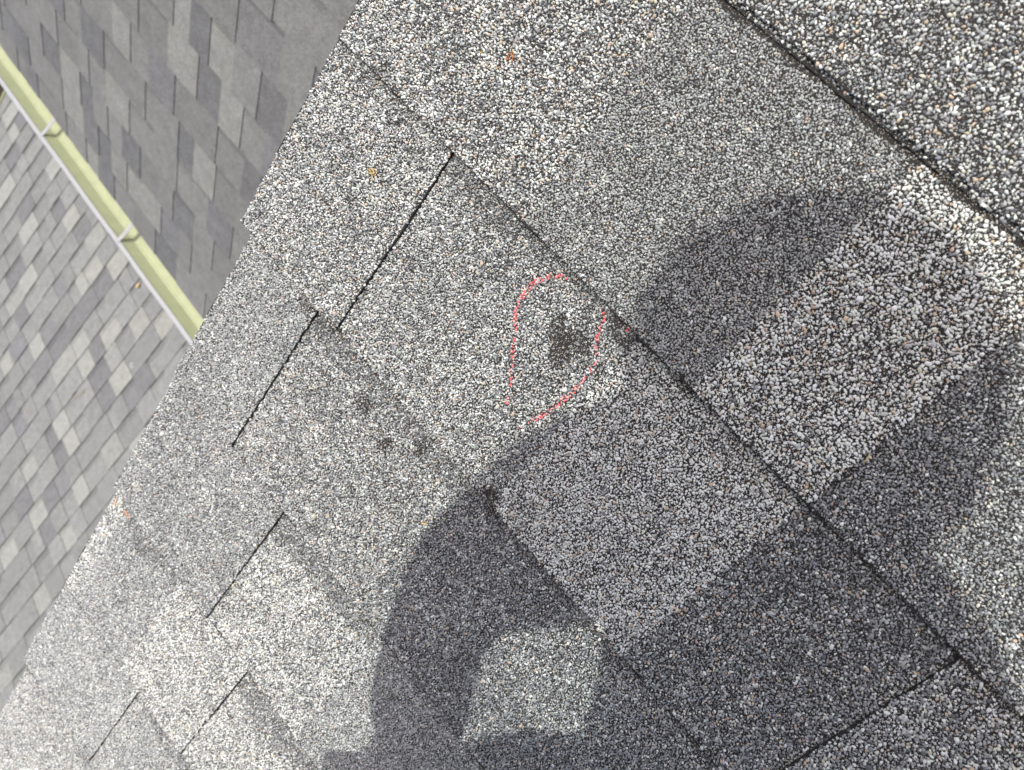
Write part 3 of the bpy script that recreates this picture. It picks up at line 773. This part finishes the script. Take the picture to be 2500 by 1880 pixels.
# body: one surface, spine, head and both arms down to the fingers
V_ = [pelvis, belly, chest, neck, up_sun(4, -118, 752), up_sun(3, -112, 812), up_sun(3, -110, 868), shL, elL, wrL, shR, elR, wrR, hipL, knL, anL, hipR, knR, anR]
R_ = [(105, 85), (100, 80), (80, 75), 54, 84, 90, 60, 55, 42, 30, 55, 42, 30, 75, 58, 42, 75, 58, 42]
E_ = [(0, 1), (1, 2), (2, 3), (3, 4), (4, 5), (5, 6), (2, 7), (7, 8), (8, 9), (2, 10), (10, 11), (11, 12), (0, 13), (13, 14), (14, 15), (0, 16), (16, 17), (17, 18)]
fd = A3(-.2, -.1, -.95); fd /= np.linalg.norm(fd)
V_ += [head+fd*72, head+fd*92]; R_ += [22, 11]; E_ += [(5, 19), (19, 20)]       # nose
def hand(wi, wr, at, spread, n):
    """palm and five bent fingers that close on the phone"""
    d_ = at-wr; L0 = np.linalg.norm(d_); d_ = d_/L0
    pm = wr+d_*min(55, L0*.6); i0 = len(V_); V_.append(pm); R_.append((30, 17)); E_.append((wi, i0))
    for k, (off, ln) in enumerate([(-27, 62), (-9, 72), (9, 68), (26, 54)]):
        b_ = pm+d_*32+spread*off; m_ = b_+d_*ln*.5+n*12; t_ = b_+d_*ln*.75-n*16
        j = len(V_); V_.extend([b_, m_, t_]); R_.extend([9.5, 8.5, 7.5]); E_.extend([(i0, j), (j, j+1), (j+1, j+2)])
    b_ = pm-spread*34+d_*4; m_ = b_-spread*16+d_*26-n*10; t_ = m_+d_*24+spread*6
    j = len(V_); V_.extend([b_, m_, t_]); R_.extend([11, 10, 8.5]); E_.extend([(i0, j), (j, j+1), (j+1, j+2)])
exn = ex_/np.linalg.norm(ex_); eyn = ey_/np.linalg.norm(ey_)
hand(9, wrL, up_sun(35, -580, 400), A3(.9, .3, 0)/.95, A3(.3, -.3, .9))
hand(12, wrR, pc[3]*.7+pc[2]*.3, exn, ez_)
skinned('body', V_, E_, R_, SKIN, per)
mid = lambda a_, b_, f_: a_*(1-f_)+b_*f_
skinned('shirt', [pelvis, belly, chest, mid(chest, neck, .92), shL, elL, wrL, shR, elR, mid(elR, wrR, .6), up_sun(22, -412, 560), up_sun(60, -530, 470)], [(0, 1), (1, 2), (2, 3), (2, 4), (4, 5), (5, 6), (2, 7), (7, 8), (8, 9), (1, 10), (0, 11)],
        [(128, 105), (185, 125), (100, 95), 96, 80, 38, 46, 72, 50, 44, 96, 76], SHIRT, per)
skinned('trousers', [pelvis, hipL, knL, anL, hipR, knR, anR], [(0, 1), (1, 2), (2, 3), (0, 4), (4, 5), (5, 6)], [(125, 105), 95, 74, 56, 95, 74, 56], JEANS, per)
for an, to in ((anL, toL), (anR, toR)):
    skinned('shoe', [an+A3(0, 0, -8), mid(an, to, .5), to, to+(to-an)*.5], [(0, 1), (1, 2), (2, 3)], [48, (48, 42), (46, 34), (34, 26)], SHOE, per)
hup = (head-neck)/np.linalg.norm(head-neck)
skinned('hair', [up_sun(3, -112, 800), up_sun(2, -110, 850), up_sun(2, -110, 900)], [(0, 1), (1, 2)], [96, 100, 60], HAIRM, per)
# the phone in the hands
bm = bmesh.new()
def rrect(z):
    out_ = []; rr_ = .12
    for cx, cy, a0 in ((1-rr_*.5, 1-rr_, 0), (rr_*.5, 1-rr_, 90), (rr_*.5, rr_, 180), (1-rr_*.5, rr_, 270)):
        for k in range(5):
            an_ = math.radians(a0+k*22.5)
            p_ = pc[0]+ex_*(cx+rr_*.5*math.cos(an_))+ey_*(cy+rr_*math.sin(an_))+ez_*z
            out_.append(bm.verts.new(W(p_)))
    return out_
a_, b_ = rrect(-4), rrect(4)
n_ = len(a_)
for i in range(n_): bm.faces.new((a_[i], a_[(i+1) % n_], b_[(i+1) % n_], b_[i]))
bm.faces.new(a_[::-1]); bm.faces.new(b_); bmesh.ops.recalc_face_normals(bm, faces=bm.faces)
me = bpy.data.meshes.new('phone'); bm.to_mesh(me); bm.free()
ph = tag(link('phone', me, None, (PHM,)), 'black phone held flat in the hand of the kneeling person', 'phone')
def disc(name, cen, rad, z0_, z1_, m):
    bm = bmesh.new(); rings = []
    for z in (z0_, z1_): rings.append([bm.verts.new(W(cen+exn*rad*math.cos(t_)+eyn*rad*math.sin(t_)+ez_*z)) for t_ in [k*math.pi/10 for k in range(20)]])
    for i in range(20): bm.faces.new((rings[0][i], rings[0][(i+1) % 20], rings[1][(i+1) % 20], rings[1][i]))
    bm.faces.new(rings[0][::-1]); bm.faces.new(rings[1]); bmesh.ops.recalc_face_normals(bm, faces=bm.faces)
    me = bpy.data.meshes.new(name); bm.to_mesh(me); bm.free(); o = link(name, me, ph, (m,)); return o
LENS = simple('lens_glass', (.01, .01, .014), .08, .6)
disc('lens', pc[0]+exn*18+eyn*18, 8, -6.5, -4.1, LENS); disc('lens', pc[0]+exn*40+eyn*18, 8, -6.5, -4.1, LENS)
